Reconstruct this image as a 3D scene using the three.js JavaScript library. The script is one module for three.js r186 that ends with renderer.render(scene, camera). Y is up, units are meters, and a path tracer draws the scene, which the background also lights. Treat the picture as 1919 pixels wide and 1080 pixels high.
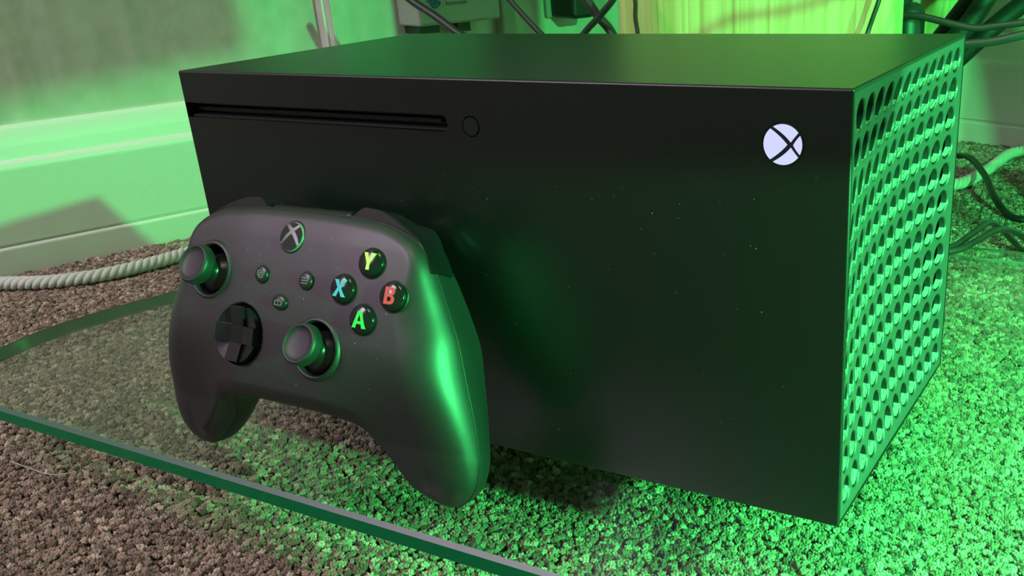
import * as THREE from 'three';
import { RoundedBoxGeometry } from 'three/addons/geometries/RoundedBoxGeometry.js';
import { mergeGeometries } from 'three/addons/utils/BufferGeometryUtils.js';
import { FontLoader } from 'three/addons/loaders/FontLoader.js';
import { TextGeometry } from 'three/addons/geometries/TextGeometry.js';
import { RectAreaLightUniformsLib } from 'three/addons/lights/RectAreaLightUniformsLib.js';
import { Brush, Evaluator, SUBTRACTION } from 'three-bvh-csg';

/* ------------------------------------------------------------------ camera, light, exposure */
// The carpet backing is y = 0; the console stands on a glass shelf, its underside at y = BASE and its front face in the plane z = 0.
const BASE = 0.06;
const V3 = (x, y, z) => new THREE.Vector3(x, y, z);
const scene = new THREE.Scene();
scene.background = new THREE.Color(0x000000);
const camera = new THREE.PerspectiveCamera(32.59, 1919 / 1080, 0.02, 20);
camera.position.set(0.38931, 0.19590 + BASE, 0.28811);
camera.rotation.order = 'YXZ';
camera.rotation.set(-0.390601, 0.527274, -0.053197);
camera.setViewOffset(1919, 1080, 959.5 - 1185.7, 540 - 639.15, 1919, 1080);

const renderer = new THREE.WebGLRenderer({ antialias: true });
renderer.toneMapping = THREE.LinearToneMapping;
renderer.toneMappingExposure = 1.0;
renderer.shadowMap.enabled = true;
RectAreaLightUniformsLib.init();

const GREEN = new THREE.Color().setRGB(0.065, 1.0, 0.23);
const lamps = [[V3(0.80, 0.405 + BASE, 0.0), 3.6], [V3(0.62, 0.14 + BASE, 0.11), 3.3], [V3(0.46, 0.42 + BASE, -0.05), 1.1]];   // a high one, a low one and one over the vent, all right of the frame
for (const [at, power] of lamps) {
  const l = new THREE.PointLight(GREEN, power, 0, 2);
  l.position.copy(at); l.castShadow = true; l.shadow.radius = 0.4; l.shadow.mapSize.set(2048, 2048); l.shadow.camera.near = 0.05;
  scene.add(l);
}

// soft lavender-pink daylight from a curtained window in the front left corner of the room
const windowAt = new THREE.Vector3(-0.86, 1.40, 1.10), windowLook = new THREE.Vector3(0.0, 0.1, 0.0);
const windowLight = new THREE.RectAreaLight(new THREE.Color().setRGB(1.0, 0.66, 0.97), 14.5, 0.75, 0.8);
windowLight.position.copy(windowAt);
windowLight.lookAt(windowLook);
scene.add(windowLight);

// dim warm overhead fill, added to lift the carpet
const ceilingAt = new THREE.Vector3(0.35, 2.27, 0.75);
const overheadFill = new THREE.RectAreaLight(new THREE.Color().setRGB(1.0, 0.86, 0.82), 7.5, 0.7, 0.7);
overheadFill.position.copy(ceilingAt);
overheadFill.rotation.x = -Math.PI / 2;
scene.add(overheadFill);

/* ------------------------------------------------------------------ helpers */
let seed = 20240611;
const rnd = () => { seed = (seed + 0x6D2B79F5) | 0; let t = Math.imul(seed ^ (seed >>> 15), 1 | seed); t = (t + Math.imul(t ^ (t >>> 7), 61 | t)) ^ t; return ((t ^ (t >>> 14)) >>> 0) / 4294967296; };
const sstep = (a, b, x) => { const t = Math.min(1, Math.max(0, (x - a) / (b - a))); return t * t * (3 - 2 * t); };
const lerp = (a, b, t) => a + (b - a) * t;
const used = {};
const numbered = n => { const k = used[n] = (used[n] ?? -1) + 1; return k ? `${n}_${String(k).padStart(3, '0')}` : n; };
const shade = o => o.traverse(c => { if (c.isMesh) { c.castShadow = true; c.receiveShadow = true; } });
function mesh(name, geo, mat, parent) {
  const m = new THREE.Mesh(Array.isArray(geo) ? merge(geo) : geo, mat);
  m.name = parent ? name : numbered(name); m.castShadow = m.receiveShadow = true;
  (parent ?? scene).add(m); return m;
}
function thing(name, label, category, pos = [0, 0, 0], group) {
  const g = new THREE.Group(); g.name = numbered(name); g.position.set(...pos);
  g.userData = { label, category }; if (group) g.userData.group = group;
  scene.add(g); return g;
}
const tag = (o, label, category, group) => { Object.assign(o.userData, { label, category }); if (group) o.userData.group = group; return o; };
const struct = (name, geo, mat) => { const m = mesh(name, geo, mat); m.userData.kind = 'structure'; return m; };
function merge(list) {
  return mergeGeometries(list.map(g => {
    const q = g.index ? g.toNonIndexed() : g.clone();
    for (const k of Object.keys(q.attributes)) if (!['position', 'normal', 'uv'].includes(k)) q.deleteAttribute(k);
    if (!q.attributes.uv) q.setAttribute('uv', new THREE.BufferAttribute(new Float32Array(q.attributes.position.count * 2), 2));
    if (!q.attributes.normal) q.computeVertexNormals();
    return q;
  }));
}
const box = (x0, x1, y0, y1, z0, z1, r = 0, s = 2) => (r ? new RoundedBoxGeometry(x1 - x0, y1 - y0, z1 - z0, s, r) : new THREE.BoxGeometry(x1 - x0, y1 - y0, z1 - z0)).translate((x0 + x1) / 2, (y0 + y1) / 2, (z0 + z1) / 2);
const tube = (pts, r, n = 60, k = 10, closed = false) => new THREE.TubeGeometry(new THREE.CatmullRomCurve3(pts.map(p => V3(...p)), closed, 'centripetal'), n, r, k, closed);
function tubeCapped(pts, r, n = 60, k = 10) {
  const a = pts[0], b = pts[pts.length - 1];
  return merge([tube(pts, r, n, k), new THREE.SphereGeometry(r, k, 6).translate(...a), new THREE.SphereGeometry(r, k, 6).translate(...b)]);
}
const lathe = (pts, n = 48) => new THREE.LatheGeometry(pts.map(p => new THREE.Vector2(p[0], p[1])), n).rotateX(Math.PI / 2); // axis becomes +z

/* ------------------------------------------------------------------ computed textures */
function hash2(x, y, s) { let h = Math.imul(x, 374761393) + Math.imul(y, 668265263) + Math.imul(s, 2246822519) | 0; h = Math.imul(h ^ (h >>> 13), 1274126177); return ((h ^ (h >>> 16)) >>> 0) / 4294967296; }
function vnoise(x, y, px, py, s) { // tiling value noise
  const xi = Math.floor(x), yi = Math.floor(y), fx = x - xi, fy = y - yi, u = fx * fx * (3 - 2 * fx), v = fy * fy * (3 - 2 * fy);
  const h = (a, b) => hash2(((a % px) + px) % px, ((b % py) + py) % py, s);
  return lerp(lerp(h(xi, yi), h(xi + 1, yi), u), lerp(h(xi, yi + 1), h(xi + 1, yi + 1), u), v);
}
function dataTex(w, h, fn, srgb = false) {
  const d = new Uint8Array(w * h * 4);
  for (let y = 0; y < h; y++) for (let x = 0; x < w; x++) { const c = fn(x / w, y / h), k = (y * w + x) * 4; const a = Array.isArray(c) ? c : [c, c, c]; for (let i = 0; i < 3; i++) d[k + i] = Math.max(0, Math.min(255, a[i] * 255)); d[k + 3] = 255; }
  const t = new THREE.DataTexture(d, w, h); t.wrapS = t.wrapT = THREE.RepeatWrapping; t.magFilter = THREE.LinearFilter; t.minFilter = THREE.LinearFilter;
  if (srgb) t.colorSpace = THREE.SRGBColorSpace; t.needsUpdate = true; return t;
}
const fineGrain = dataTex(512, 512, (u, v) => 0.5 * hash2(u * 512 | 0, v * 512 | 0, 3) + 0.5 * vnoise(u * 200, v * 200, 200, 200, 4));
const repeatOf = (t, x, y) => { const c = t.clone(); c.repeat.set(x, y); c.needsUpdate = true; return c; };
// embossed wallpaper: vertical ribs of uneven width and a woolly grain (1 tile = 0.4 m)
const paperBump = dataTex(512, 512, (u, v) => {
  const wob = 0.02 * vnoise(u * 6, v * 5, 6, 5, 8);
  const ribs = vnoise((u + wob) * 40, v * 2, 40, 2, 11) * 0.65 + vnoise((u + wob) * 17, v, 17, 1, 12) * 0.5;
  const wool = vnoise(u * 90, v * 60, 90, 60, 13) * 0.35 + vnoise(u * 40, v * 40, 40, 40, 14) * 0.4;
  return Math.min(1, ribs * 0.8 + wool * 0.28);
});
const paperTint = dataTex(256, 256, (u, v) => { const n = 0.80 + 0.05 * vnoise(u * 24, v * 3, 24, 3, 21) + 0.05 * vnoise(u * 40, v * 36, 40, 36, 22); return [n, n * 0.985, n * 0.955]; }, true);
// painted pine: long vertical grain streaks (1 tile = 0.21 m wide)
const pineBase = (u, v) => {
  const w = u + 0.012 * vnoise(u * 7, v * 3, 7, 3, 31);
  let s = 0;
  for (const [f, g, a] of [[60, 2, 0.5], [130, 4, 0.35], [28, 1, 0.3]]) s += a * Math.pow(vnoise(w * f, v * g + 3 * vnoise(u * 20, 0, 20, 1, 33), f, g, 30 + f), 2.2);
  return Math.min(1, s);
};
const pineTint = dataTex(512, 256, (u, v) => { const s = pineBase(u, v); return [0.74 - 0.18 * s, 0.66 - 0.19 * s, 0.47 - 0.21 * s]; }, true);
const pineBump = dataTex(512, 256, (u, v) => 1 - pineBase(u, v));
const dustTint = dataTex(256, 256, (u, v) => { const n = vnoise(u * 60, v * 60, 60, 60, 41) * 0.6 + hash2(u * 256 | 0, v * 256 | 0, 42) * 0.4, k = 0.38 + 0.26 * n; return [k, k * 0.98, k * 0.95]; }, true);
const dustBump = dataTex(256, 256, (u, v) => vnoise(u * 60, v * 60, 60, 60, 41) * 0.7 + hash2(u * 256 | 0, v * 256 | 0, 43) * 0.3);

/* ------------------------------------------------------------------ materials */
const std = (r, g, b, roughness, extra = {}) => new THREE.MeshStandardMaterial({ color: new THREE.Color().setRGB(r, g, b), roughness, ...extra });
const phys = (r, g, b, roughness, extra = {}) => new THREE.MeshPhysicalMaterial({ color: new THREE.Color().setRGB(r, g, b), roughness, ...extra });
const M = {
  wallPaper: std(0.78, 0.765, 0.73, 0.85, { map: paperTint, bumpMap: paperBump, bumpScale: 0.0014 }),
  wallPlain: std(0.33, 0.33, 0.32, 0.8),
  skirting: std(0.72, 0.70, 0.65, 0.42, { bumpMap: repeatOf(fineGrain, 3, 3), bumpScale: 0.0001 }),
  carpetBack: std(0.12, 0.095, 0.08, 1),
  carpet: std(1, 1, 1, 0.95),
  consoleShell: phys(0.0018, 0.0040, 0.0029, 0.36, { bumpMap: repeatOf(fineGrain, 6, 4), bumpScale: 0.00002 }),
  slotDark: std(0.01, 0.009, 0.009, 0.6),
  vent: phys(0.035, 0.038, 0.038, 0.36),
  ventShaded: std(0.006, 0.006, 0.006, 0.75),  // hole walls: vent plastic darkened to stand in for their shade
  dust: std(1, 1, 1, 0.95, { map: dustTint, bumpMap: dustBump, bumpScale: 0.0003 }),
  speck: std(0.30, 0.30, 0.30, 0.9),
  screenDark: std(0.03, 0.03, 0.03, 0.9, { bumpMap: dustBump, bumpScale: 0.0008 }),
  logoGlow: std(0.05, 0.05, 0.06, 0.4, { emissive: new THREE.Color().setRGB(0.62, 0.66, 1.0), emissiveIntensity: 1.0 }),
  pad: phys(0.012, 0.0115, 0.0135, 0.47, { ior: 1.62, bumpMap: repeatOf(fineGrain, 2.5, 2.5), bumpScale: 0.000012 }),
  padShaded: phys(0.008, 0.008, 0.009, 0.5, { ior: 1.55, bumpMap: repeatOf(fineGrain, 2.5, 2.5), bumpScale: 0.00002 }),  // same plastic as the front, darkened to hold the shade behind the grips
  padDark: std(0.006, 0.006, 0.007, 0.5),
  padGloss: phys(0.008, 0.008, 0.009, 0.12),
  padCross: phys(0.007, 0.007, 0.008, 0.24, { specularIntensity: 0.7 }),
  padSatin: phys(0.012, 0.012, 0.013, 0.3),
  padShoulder: phys(0.006, 0.006, 0.007, 0.2),
  rubber: std(0.016, 0.016, 0.018, 0.5),
  icon: std(0.16, 0.15, 0.17, 0.5),
  emblemMetal: std(0.20, 0.19, 0.21, 0.3, { metalness: 0.3 }),
  glass: phys(0.93, 0.985, 0.95, 0.0, { transmission: 1, thickness: 0, ior: 1.5 }),
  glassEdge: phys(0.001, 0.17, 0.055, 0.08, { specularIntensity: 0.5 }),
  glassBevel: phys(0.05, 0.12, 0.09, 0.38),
  pine: std(1, 1, 1, 0.55, { map: pineTint, bumpMap: pineBump, bumpScale: 0.0006 }),
  cable: phys(0.010, 0.012, 0.010, 0.45),
  cord: std(0.62, 0.62, 0.58, 0.75),
  whiteInShade: std(0.34, 0.33, 0.31, 0.5),  // white plastic greyed down, the shade on it put into the colour
  printBlue: std(0.02, 0.12, 0.22, 0.5),
  printGrey: std(0.10, 0.12, 0.11, 0.6),
  black: std(0.012, 0.012, 0.012, 0.45),
};

/* ------------------------------------------------------------------ the room: a corner turned 21 degrees to the console */
const CORNER = V3(-0.16, 0, -1.074), TURN = -0.3665;
const inRoom = o => { o.position.copy(CORNER); o.rotation.y = TURN; return o; };      // u along the right wall, w along the left wall, both from the corner
const RU = V3(0.934, 0, 0.358), RW = V3(-0.358, 0, 0.934);
const roomPoint = (u, y, w) => CORNER.clone().addScaledVector(RU, u).addScaledVector(RW, w).setY(y);
const ROOM_U = 2.6, ROOM_W = 2.9, ROOM_H = 2.3;
function uvMetres(geo, tile) { // planar uv in metres by dominant axis
  const p = geo.attributes.position, n = geo.attributes.normal, uv = new Float32Array(p.count * 2);
  for (let i = 0; i < p.count; i++) {
    const a = [Math.abs(n.getX(i)), Math.abs(n.getY(i)), Math.abs(n.getZ(i))], k = a.indexOf(Math.max(...a));
    uv[2 * i] = (k === 0 ? p.getZ(i) : p.getX(i)) / tile; uv[2 * i + 1] = (k === 1 ? p.getZ(i) : p.getY(i)) / tile;
  }
  geo.setAttribute('uv', new THREE.BufferAttribute(uv, 2)); return geo;
}
inRoom(struct('floor', box(-0.12, ROOM_U + 0.1, -0.1, 0, -0.12, ROOM_W + 0.1), M.carpetBack));
inRoom(struct('wall_left', uvMetres(merge([box(-0.12, -0.02, 0, ROOM_H, 0.645, ROOM_W + 0.1), box(-0.12, 0.015, 0, ROOM_H, -0.12, 0.645, 0.002)]), 0.4), M.wallPaper));
inRoom(struct('wall_back', uvMetres(box(0.015, ROOM_U + 0.1, 0, ROOM_H, -0.12, -0.02), 0.4), M.wallPaper));
inRoom(struct('wall_right', box(ROOM_U, ROOM_U + 0.1, 0, ROOM_H, -0.02, ROOM_W + 0.1), M.wallPlain));
inRoom(struct('wall_front', box(-0.02, ROOM_U, 0, ROOM_H, ROOM_W, ROOM_W + 0.1), M.wallPlain));
inRoom(struct('ceiling', box(-0.12, ROOM_U + 0.1, ROOM_H, ROOM_H + 0.1, -0.12, ROOM_W + 0.1), M.wallPlain));
function skirtingProfile() {
  const s = new THREE.Shape();
  s.moveTo(0, 0); s.lineTo(0.022, 0); s.lineTo(0.022, 0.0245); s.quadraticCurveTo(0.022, 0.0275, 0.019, 0.0275); s.lineTo(0.0165, 0.0275); s.lineTo(0.0165, 0.030); s.lineTo(0.019, 0.030);
  s.lineTo(0.019, 0.092); s.quadraticCurveTo(0.019, 0.099, 0.014, 0.100); s.lineTo(0.0125, 0.101); s.quadraticCurveTo(0.0115, 0.109, 0.011, 0.112); s.quadraticCurveTo(0.009, 0.121, 0.006, 0.126); s.lineTo(0.003, 0.129); s.lineTo(0, 0.129); s.closePath();
  return s;
}
const skirtLeft = new THREE.ExtrudeGeometry(skirtingProfile(), { depth: ROOM_W - 0.645, bevelEnabled: false }).translate(-0.0201, 0.0005, 0.645);
const skirtJut = new THREE.ExtrudeGeometry(skirtingProfile(), { depth: 0.660, bevelEnabled: false }).translate(0.0149, 0.0005, 0.005);
inRoom(struct('baseboard_left', [skirtLeft, skirtJut], M.skirting));
const skirtBack = new THREE.ExtrudeGeometry(skirtingProfile(), { depth: ROOM_U - 0.04, bevelEnabled: false }).rotateY(-Math.PI / 2).translate(ROOM_U, 0.0005, -0.0201);
inRoom(struct('baseboard_back', skirtBack, M.skirting));
inRoom(struct('trim_1', tubeCapped([[0.0005, 0.13, 0.6462], [0.0005, 1.2, 0.6462], [0.0005, ROOM_H - 0.01, 0.6462]], 0.0015, 12, 8), M.skirting));

// the window that gives the soft lavender light
{
  const g = new THREE.Group(); g.name = 'window_1'; g.userData.kind = 'structure';
  g.position.copy(windowAt); g.lookAt(windowLook); scene.add(g);
  mesh('window_pane', box(-0.375, 0.375, -0.4, 0.4, -0.03, -0.012), std(0.8, 0.7, 0.8, 0.8, { emissive: new THREE.Color().setRGB(1, 0.8, 0.92), emissiveIntensity: 1.6 }), g);
  mesh('window_frame', [box(-0.42, -0.375, -0.44, 0.44, -0.04, 0.0), box(0.375, 0.42, -0.44, 0.44, -0.04, 0.0), box(-0.375, 0.375, 0.4, 0.44, -0.04, 0.0), box(-0.375, 0.375, -0.44, -0.4, -0.04, 0.0)], M.skirting, g);
}

{
  const t = thing('added_fill_panel', 'square white panel added overhead as fill light', 'ceiling light', [ceilingAt.x, ceilingAt.y, ceilingAt.z]);  // panel added to carry the overhead fill
  mesh('frame', box(-0.38, 0.38, 0.006, 0.0295, -0.38, 0.38, 0.004), M.wallPlain, t);
  mesh('light_panel', box(-0.35, 0.35, 0.002, 0.0058, -0.35, 0.35), std(0.8, 0.8, 0.8, 0.8, { emissive: new THREE.Color().setRGB(1, 0.8, 0.74), emissiveIntensity: 0.8 }), t);
}

/* ------------------------------------------------------------------ carpet pile */
{
  // one tuft: a loose twist of short plump strands
  const strands = [];
  for (let k = 0; k < 8; k++) {
    const a = k * 2.399, lean = k === 0 ? 0 : 0.35 + 0.75 * rnd(), out = k === 0 ? 0 : 0.35 + 0.28 * rnd();
    strands.push(new THREE.SphereGeometry(0.44 + 0.12 * rnd(), 7, 5).scale(1, 1.75 + 0.5 * rnd(), 1).rotateZ(-lean).rotateY(-a).translate(Math.cos(a) * out, 0.12 * rnd() - 0.1 * lean, Math.sin(a) * out));
  }
  const tuft = mergeGeometries(strands);
  const list = [], pitch = 0.0028, q = new THREE.Quaternion(), e = new THREE.Euler(), m = new THREE.Matrix4();
  const view = camera.clone(); view.updateMatrixWorld(true); view.updateProjectionMatrix();
  const c = V3(), spot = V3();
  for (let u = 0.0; u < 1.55; u += pitch) for (let w = 0.0; w < 1.75; w += pitch) {
    const uu = u + (rnd() - 0.5) * pitch * 0.9, ww = w + (rnd() - 0.5) * pitch * 0.9, r = rnd(), r2 = rnd(), r3 = rnd(), r4 = rnd(), r5 = rnd();
    spot.copy(CORNER).addScaledVector(RU, uu).addScaledVector(RW, ww);
    if (uu < 0.003 || ww < 0.003 || (ww < 0.665 && uu < 0.04)) continue;
    c.copy(spot).project(view);
    if (c.z > 1 || Math.abs(c.x) > 1.3 || c.y < -1.35 || c.y > 1.2) continue;   // only as far as a step to the side could show it
    const s = 0.00152 * (0.75 + 0.55 * r);
    e.set((r2 - 0.5) * 1.3, r3 * 6.28, (r4 - 0.5) * 1.3); q.setFromEuler(e);
    m.compose(V3(spot.x, 0.0016 + 0.0022 * r5, spot.z), q, V3(s, s * 1.2, s));
    list.push(m.clone());
  }
  const pile = new THREE.InstancedMesh(tuft, M.carpet, list.length); pile.name = 'carpet_pile'; pile.userData = { kind: 'stuff', label: 'beige and brown twisted carpet pile over the floor', category: 'carpet' };
  const col = new THREE.Color();
  list.forEach((mm, i) => {
    pile.setMatrixAt(i, mm);
    const t = rnd(), k = 0.62 + 0.75 * rnd();
    if (t < 0.5) col.setRGB(0.33 * k, 0.235 * k, 0.19 * k); else if (t < 0.78) col.setRGB(0.20 * k, 0.135 * k, 0.11 * k); else col.setRGB(0.46 * k, 0.37 * k, 0.30 * k);
    pile.setColorAt(i, col);
  });
  pile.castShadow = pile.receiveShadow = true; scene.add(pile);
  console.log('tufts', list.length);
}

/* ------------------------------------------------------------------ glass shelf on its posts */
{
  const t = thing('glass_shelf', 'clear green-edged glass shelf under the black console', 'shelf');
  const top = BASE - 0.002, bot = BASE - 0.010, b = 0.0016;
  // outline: gently bowed left side, straight front and back
  const L = [[-0.150, -0.352], [-0.163, -0.25], [-0.1685, -0.15], [-0.1705, -0.095], [-0.181, -0.055], [-0.187, -0.012], [-0.181, 0.024], [-0.172, 0.050]];
  const left = new THREE.CatmullRomCurve3(L.map(p => V3(p[0], 0, p[1]))).getPoints(40).map(v => [v.x, v.z]);
  const out = [...left, [-0.160, 0.066], [0.58, 0.0625], [0.58, -0.352]];
  const inset = (pts, d) => { const s = new THREE.Shape(pts.map(p => new THREE.Vector2(...p))); const n = pts.length; return pts.map((p, i) => { const a = pts[(i + n - 1) % n], c = pts[(i + 1) % n]; let e1 = [p[0] - a[0], p[1] - a[1]], e2 = [c[0] - p[0], c[1] - p[1]]; const l1 = Math.hypot(...e1), l2 = Math.hypot(...e2); e1 = [e1[0] / l1, e1[1] / l1]; e2 = [e2[0] / l2, e2[1] / l2]; const nx = e1[1] + e2[1], nz = -e1[0] - e2[0], k = 1 / Math.max(0.5, 1 + e1[0] * e2[0] + e1[1] * e2[1]); return [p[0] + nx * d * k * sgn, p[1] + nz * d * k * sgn]; }); };
  const sgn = (() => { let a = 0; for (let i = 0; i < out.length; i++) { const p = out[i], q = out[(i + 1) % out.length]; a += p[0] * q[1] - q[0] * p[1]; } return a > 0 ? -1 : 1; })();
  const inner = inset(out, b);
  const face = (pts, y, up) => { const g = new THREE.ShapeGeometry(new THREE.Shape(pts.map(p => new THREE.Vector2(p[0], -p[1])))); g.rotateX(-Math.PI / 2).translate(0, y, 0); if (!up) { const ix = g.index.array; for (let i = 0; i < ix.length; i += 3) [ix[i], ix[i + 1]] = [ix[i + 1], ix[i]]; const n = g.attributes.normal; for (let i = 0; i < n.count; i++) n.setXYZ(i, 0, -1, 0); } return g; };
  const band = (A, ya, B, yb, want = () => true) => { const pos = [], n = A.length; for (let i = 0; i < n; i++) { if (!want(i, n)) continue; const j = (i + 1) % n, a = [A[i][0], ya, A[i][1]], a2 = [A[j][0], ya, A[j][1]], c = [B[i][0], yb, B[i][1]], c2 = [B[j][0], yb, B[j][1]]; pos.push(...a, ...c, ...a2, ...a2, ...c, ...c2); } const g = new THREE.BufferGeometry(); g.setAttribute('position', new THREE.Float32BufferAttribute(sgn > 0 ? pos : pos, 3)); g.computeVertexNormals(); return g; };
  mesh('glass_panel', [face(inner, top, true), face(inner, bot, false)], M.glass, t);
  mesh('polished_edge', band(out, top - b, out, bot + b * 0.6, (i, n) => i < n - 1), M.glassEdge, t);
  mesh('back_edge', band(out, top - b, out, bot + b * 0.6, (i, n) => i === n - 1), M.glass, t);
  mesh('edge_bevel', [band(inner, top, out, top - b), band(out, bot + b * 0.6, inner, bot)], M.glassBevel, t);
  for (const [x, z] of [[0.54, 0.02], [0.54, -0.31]]) mesh('foot', new THREE.CylinderGeometry(0.009, 0.012, bot - 0.0005, 20).translate(x, bot / 2, z), M.black, t);
}

/* ------------------------------------------------------------------ the console */
const CW = 0.301, CH = 0.151, CD = 0.153;
function logoShapes(R) { // four pieces of the sphere mark, y up
  const shapes = [];
  const arc = (s, a0, a1, cw) => s.absarc(0, 0, R, a0, a1, cw);
  const at = (x, y) => [x * R, y * R];
  let s = new THREE.Shape(); s.moveTo(...at(0, 0.55)); s.quadraticCurveTo(...at(0.22, 0.66), ...at(0.46, 0.888)); arc(s, Math.atan2(0.888, 0.46), Math.atan2(0.888, -0.46), false); s.quadraticCurveTo(...at(-0.22, 0.66), ...at(0, 0.55)); shapes.push(s);
  for (const m of [1, -1]) {
    s = new THREE.Shape(); s.moveTo(...at(0.13 * m, 0.42)); s.quadraticCurveTo(...at(0.32 * m, 0.56), ...at(0.60 * m, 0.80));
    arc(s, Math.atan2(0.80, 0.60 * m), Math.atan2(-0.50, 0.866 * m), m > 0); s.quadraticCurveTo(...at(0.52 * m, 0.10), ...at(0.13 * m, 0.42)); shapes.push(s);
  }
  s = new THREE.Shape(); s.moveTo(...at(0, 0.24)); s.quadraticCurveTo(...at(0.42, -0.12), ...at(0.76, -0.65)); arc(s, Math.atan2(-0.65, 0.76), Math.atan2(-0.65, -0.76), true); s.quadraticCurveTo(...at(-0.42, -0.12), ...at(0, 0.24)); shapes.push(s);
  return shapes;
}
{
  const t = thing('game_console', 'large matte black game console lying on its side with a glowing white button', 'game console', [0, BASE, 0]);
  const ev = new Evaluator(); ev.useGroups = false;
  const brush = g => { const b = new Brush(g); b.updateMatrixWorld(true); return b; };
  let body = brush(box(0, CW, 0.0, CH, -CD, 0, 0.0009, 3));
  const cut = g => { body = ev.evaluate(body, brush(g), SUBTRACTION); };
  cut(box(CW - 0.024, CW + 0.02, 0.0013, CH - 0.0013, -CD + 0.0013, -0.0013));                           // open end behind the vent
  // disc slot running out of the left edge, its right end round below and cut square above
  const slot = new THREE.Shape(); slot.moveTo(0.0007, 0.1312); slot.lineTo(0.1436, 0.1310); slot.absarc(0.1436, 0.1343, 0.0033, -Math.PI / 2, Math.PI / 2, false); slot.lineTo(0.0007, 0.1376); slot.closePath();
  cut(new THREE.ExtrudeGeometry(slot, { depth: 0.02, bevelEnabled: false, curveSegments: 12 }).translate(0, 0, -0.009));
  cut(new THREE.CylinderGeometry(0.0039, 0.0039, 0.02, 32).rotateX(Math.PI / 2).translate(0.1578, 0.1338, 0.008));   // eject button well
  cut(new THREE.CylinderGeometry(0.0070, 0.0070, 0.02, 48).rotateX(Math.PI / 2).translate(0.2791, 0.1336, 0.0097));  // power button
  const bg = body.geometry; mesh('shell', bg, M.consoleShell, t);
  mesh('disc_slot_lining', [box(0.0014, 0.1465, 0.1313, 0.1321, -0.0088, -0.0022), box(0.0014, 0.1440, 0.1367, 0.1374, -0.0088, -0.0028), box(0.002, 0.140, 0.1334, 0.1352, -0.0088, -0.0050, 0.0003)], M.slotDark, t);
  mesh('eject_button', new THREE.CylinderGeometry(0.0034, 0.0036, 0.0028, 32).rotateX(Math.PI / 2).translate(0.1578, 0.1338, -0.0012), M.consoleShell, t);
  const pb = mesh('power_button', [new THREE.CylinderGeometry(0.0067, 0.0067, 0.0006, 48).rotateX(Math.PI / 2).translate(0.2791, 0.1336, -0.00005)], M.padSatin, t);
  pb.userData.label = 'round power button with a glowing mark';
  const pieces = logoShapes(0.0063).map(s => new THREE.ExtrudeGeometry(s, { depth: 0.0003, bevelEnabled: false, curveSegments: 24 }).rotateZ(-Math.PI / 2).translate(0.2791, 0.1336, 0.0002));
  const glow = mesh('glowing_emblem', pieces, M.logoGlow, pb); glow.userData.label = 'white light emblem';
  for (const [x, z] of [[0.03, -0.02], [0.26, -0.02], [0.03, -0.13], [0.26, -0.13]]) mesh('rubber_foot', new THREE.CylinderGeometry(0.007, 0.007, 0.002, 20).translate(x, -0.0009, z), M.rubber, t);

  const specks = [];
  for (let k = 0; k < 110; k++) { const s = 0.00007 + 0.0001 * rnd(); specks.push(new THREE.BoxGeometry(s * (1 + 3 * rnd() * rnd()), s, 0.0001).rotateZ(rnd() * 6.28).translate(0.01 + 0.28 * rnd(), 0.005 + 0.12 * rnd(), 0)); }
  for (let k = 0; k < 160; k++) { const s = 0.00008 + 0.0001 * rnd(); specks.push(new THREE.BoxGeometry(s * (1 + 3 * rnd() * rnd()), 0.0001, s).rotateY(rnd() * 6.28).translate(0.01 + 0.28 * rnd(), CH, -0.145 * rnd() - 0.003)); }
  mesh('dust_specks', specks, M.speck, t).userData = { kind: 'stuff' };

  // dished vent grille, 12 by 12 holes
  const N = 12, half = 0.0752, pitch = 0.0120, r = 0.0052, seg = 32, th = 0.0030, pos = [], wallPos = [];
  const depth = (a, b) => -0.0085 * Math.pow(Math.max(0, 1 - (a / half) ** 2), 0.9) * Math.pow(Math.max(0, 1 - (b / half) ** 2), 0.9); // a along z, b along y
  const P = (a, b, back) => [CW - 0.0003 + depth(a, b) - (back ? th : 0), CH / 2 + b, -CD / 2 + 0.0 + a];
  const quad = (a, b, c, d, to = pos) => to.push(...a, ...b, ...c, ...a, ...c, ...d);
  const edges = [...Array(N + 1)].map((_, i) => i === 0 ? -half : i === N ? half : (i - N / 2) * pitch);
  for (let i = 0; i < N; i++) for (let j = 0; j < N; j++) {
    const ca = (i - (N - 1) / 2) * pitch, cb = (j - (N - 1) / 2) * pitch, a0 = edges[i], a1 = edges[i + 1], b0 = edges[j], b1 = edges[j + 1];
    const ring = [], rim = [], lip = [];
    for (let k = 0; k < seg; k++) {
      const ang = (k / seg) * 2 * Math.PI, x = Math.cos(ang), y = Math.sin(ang), m = Math.max(Math.abs(x), Math.abs(y)), sx = x / m, sy = y / m;
      ring.push([sx > 0 ? ca + sx * (a1 - ca) : ca + sx * (ca - a0), sy > 0 ? cb + sy * (b1 - cb) : cb + sy * (cb - b0)]);
      lip.push([ca + x * (r + 0.0002), cb + y * (r + 0.0002)]); rim.push([ca + x * (r - 0.0001), cb + y * (r - 0.0001)]);
    }
    for (let k = 0; k < seg; k++) {
      const n = (k + 1) % seg, low = q => { const v = P(...q); v[0] -= 0.0005; return v; };
      quad(P(...ring[n]), P(...ring[k]), P(...lip[k]), P(...lip[n]));
      quad(P(...lip[n]), P(...lip[k]), low(rim[k]), low(rim[n]));
      quad(low(rim[n]), low(rim[k]), P(...rim[k], 1), P(...rim[n], 1), wallPos);
      quad(P(...rim[n], 1), P(...rim[k], 1), P(...ring[k], 1), P(...ring[n], 1), wallPos);
    }
  }
  const gg = new THREE.BufferGeometry(); gg.setAttribute('position', new THREE.Float32BufferAttribute(pos, 3)); gg.computeVertexNormals();
  mesh('vent_grille', gg, M.vent, t);
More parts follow.
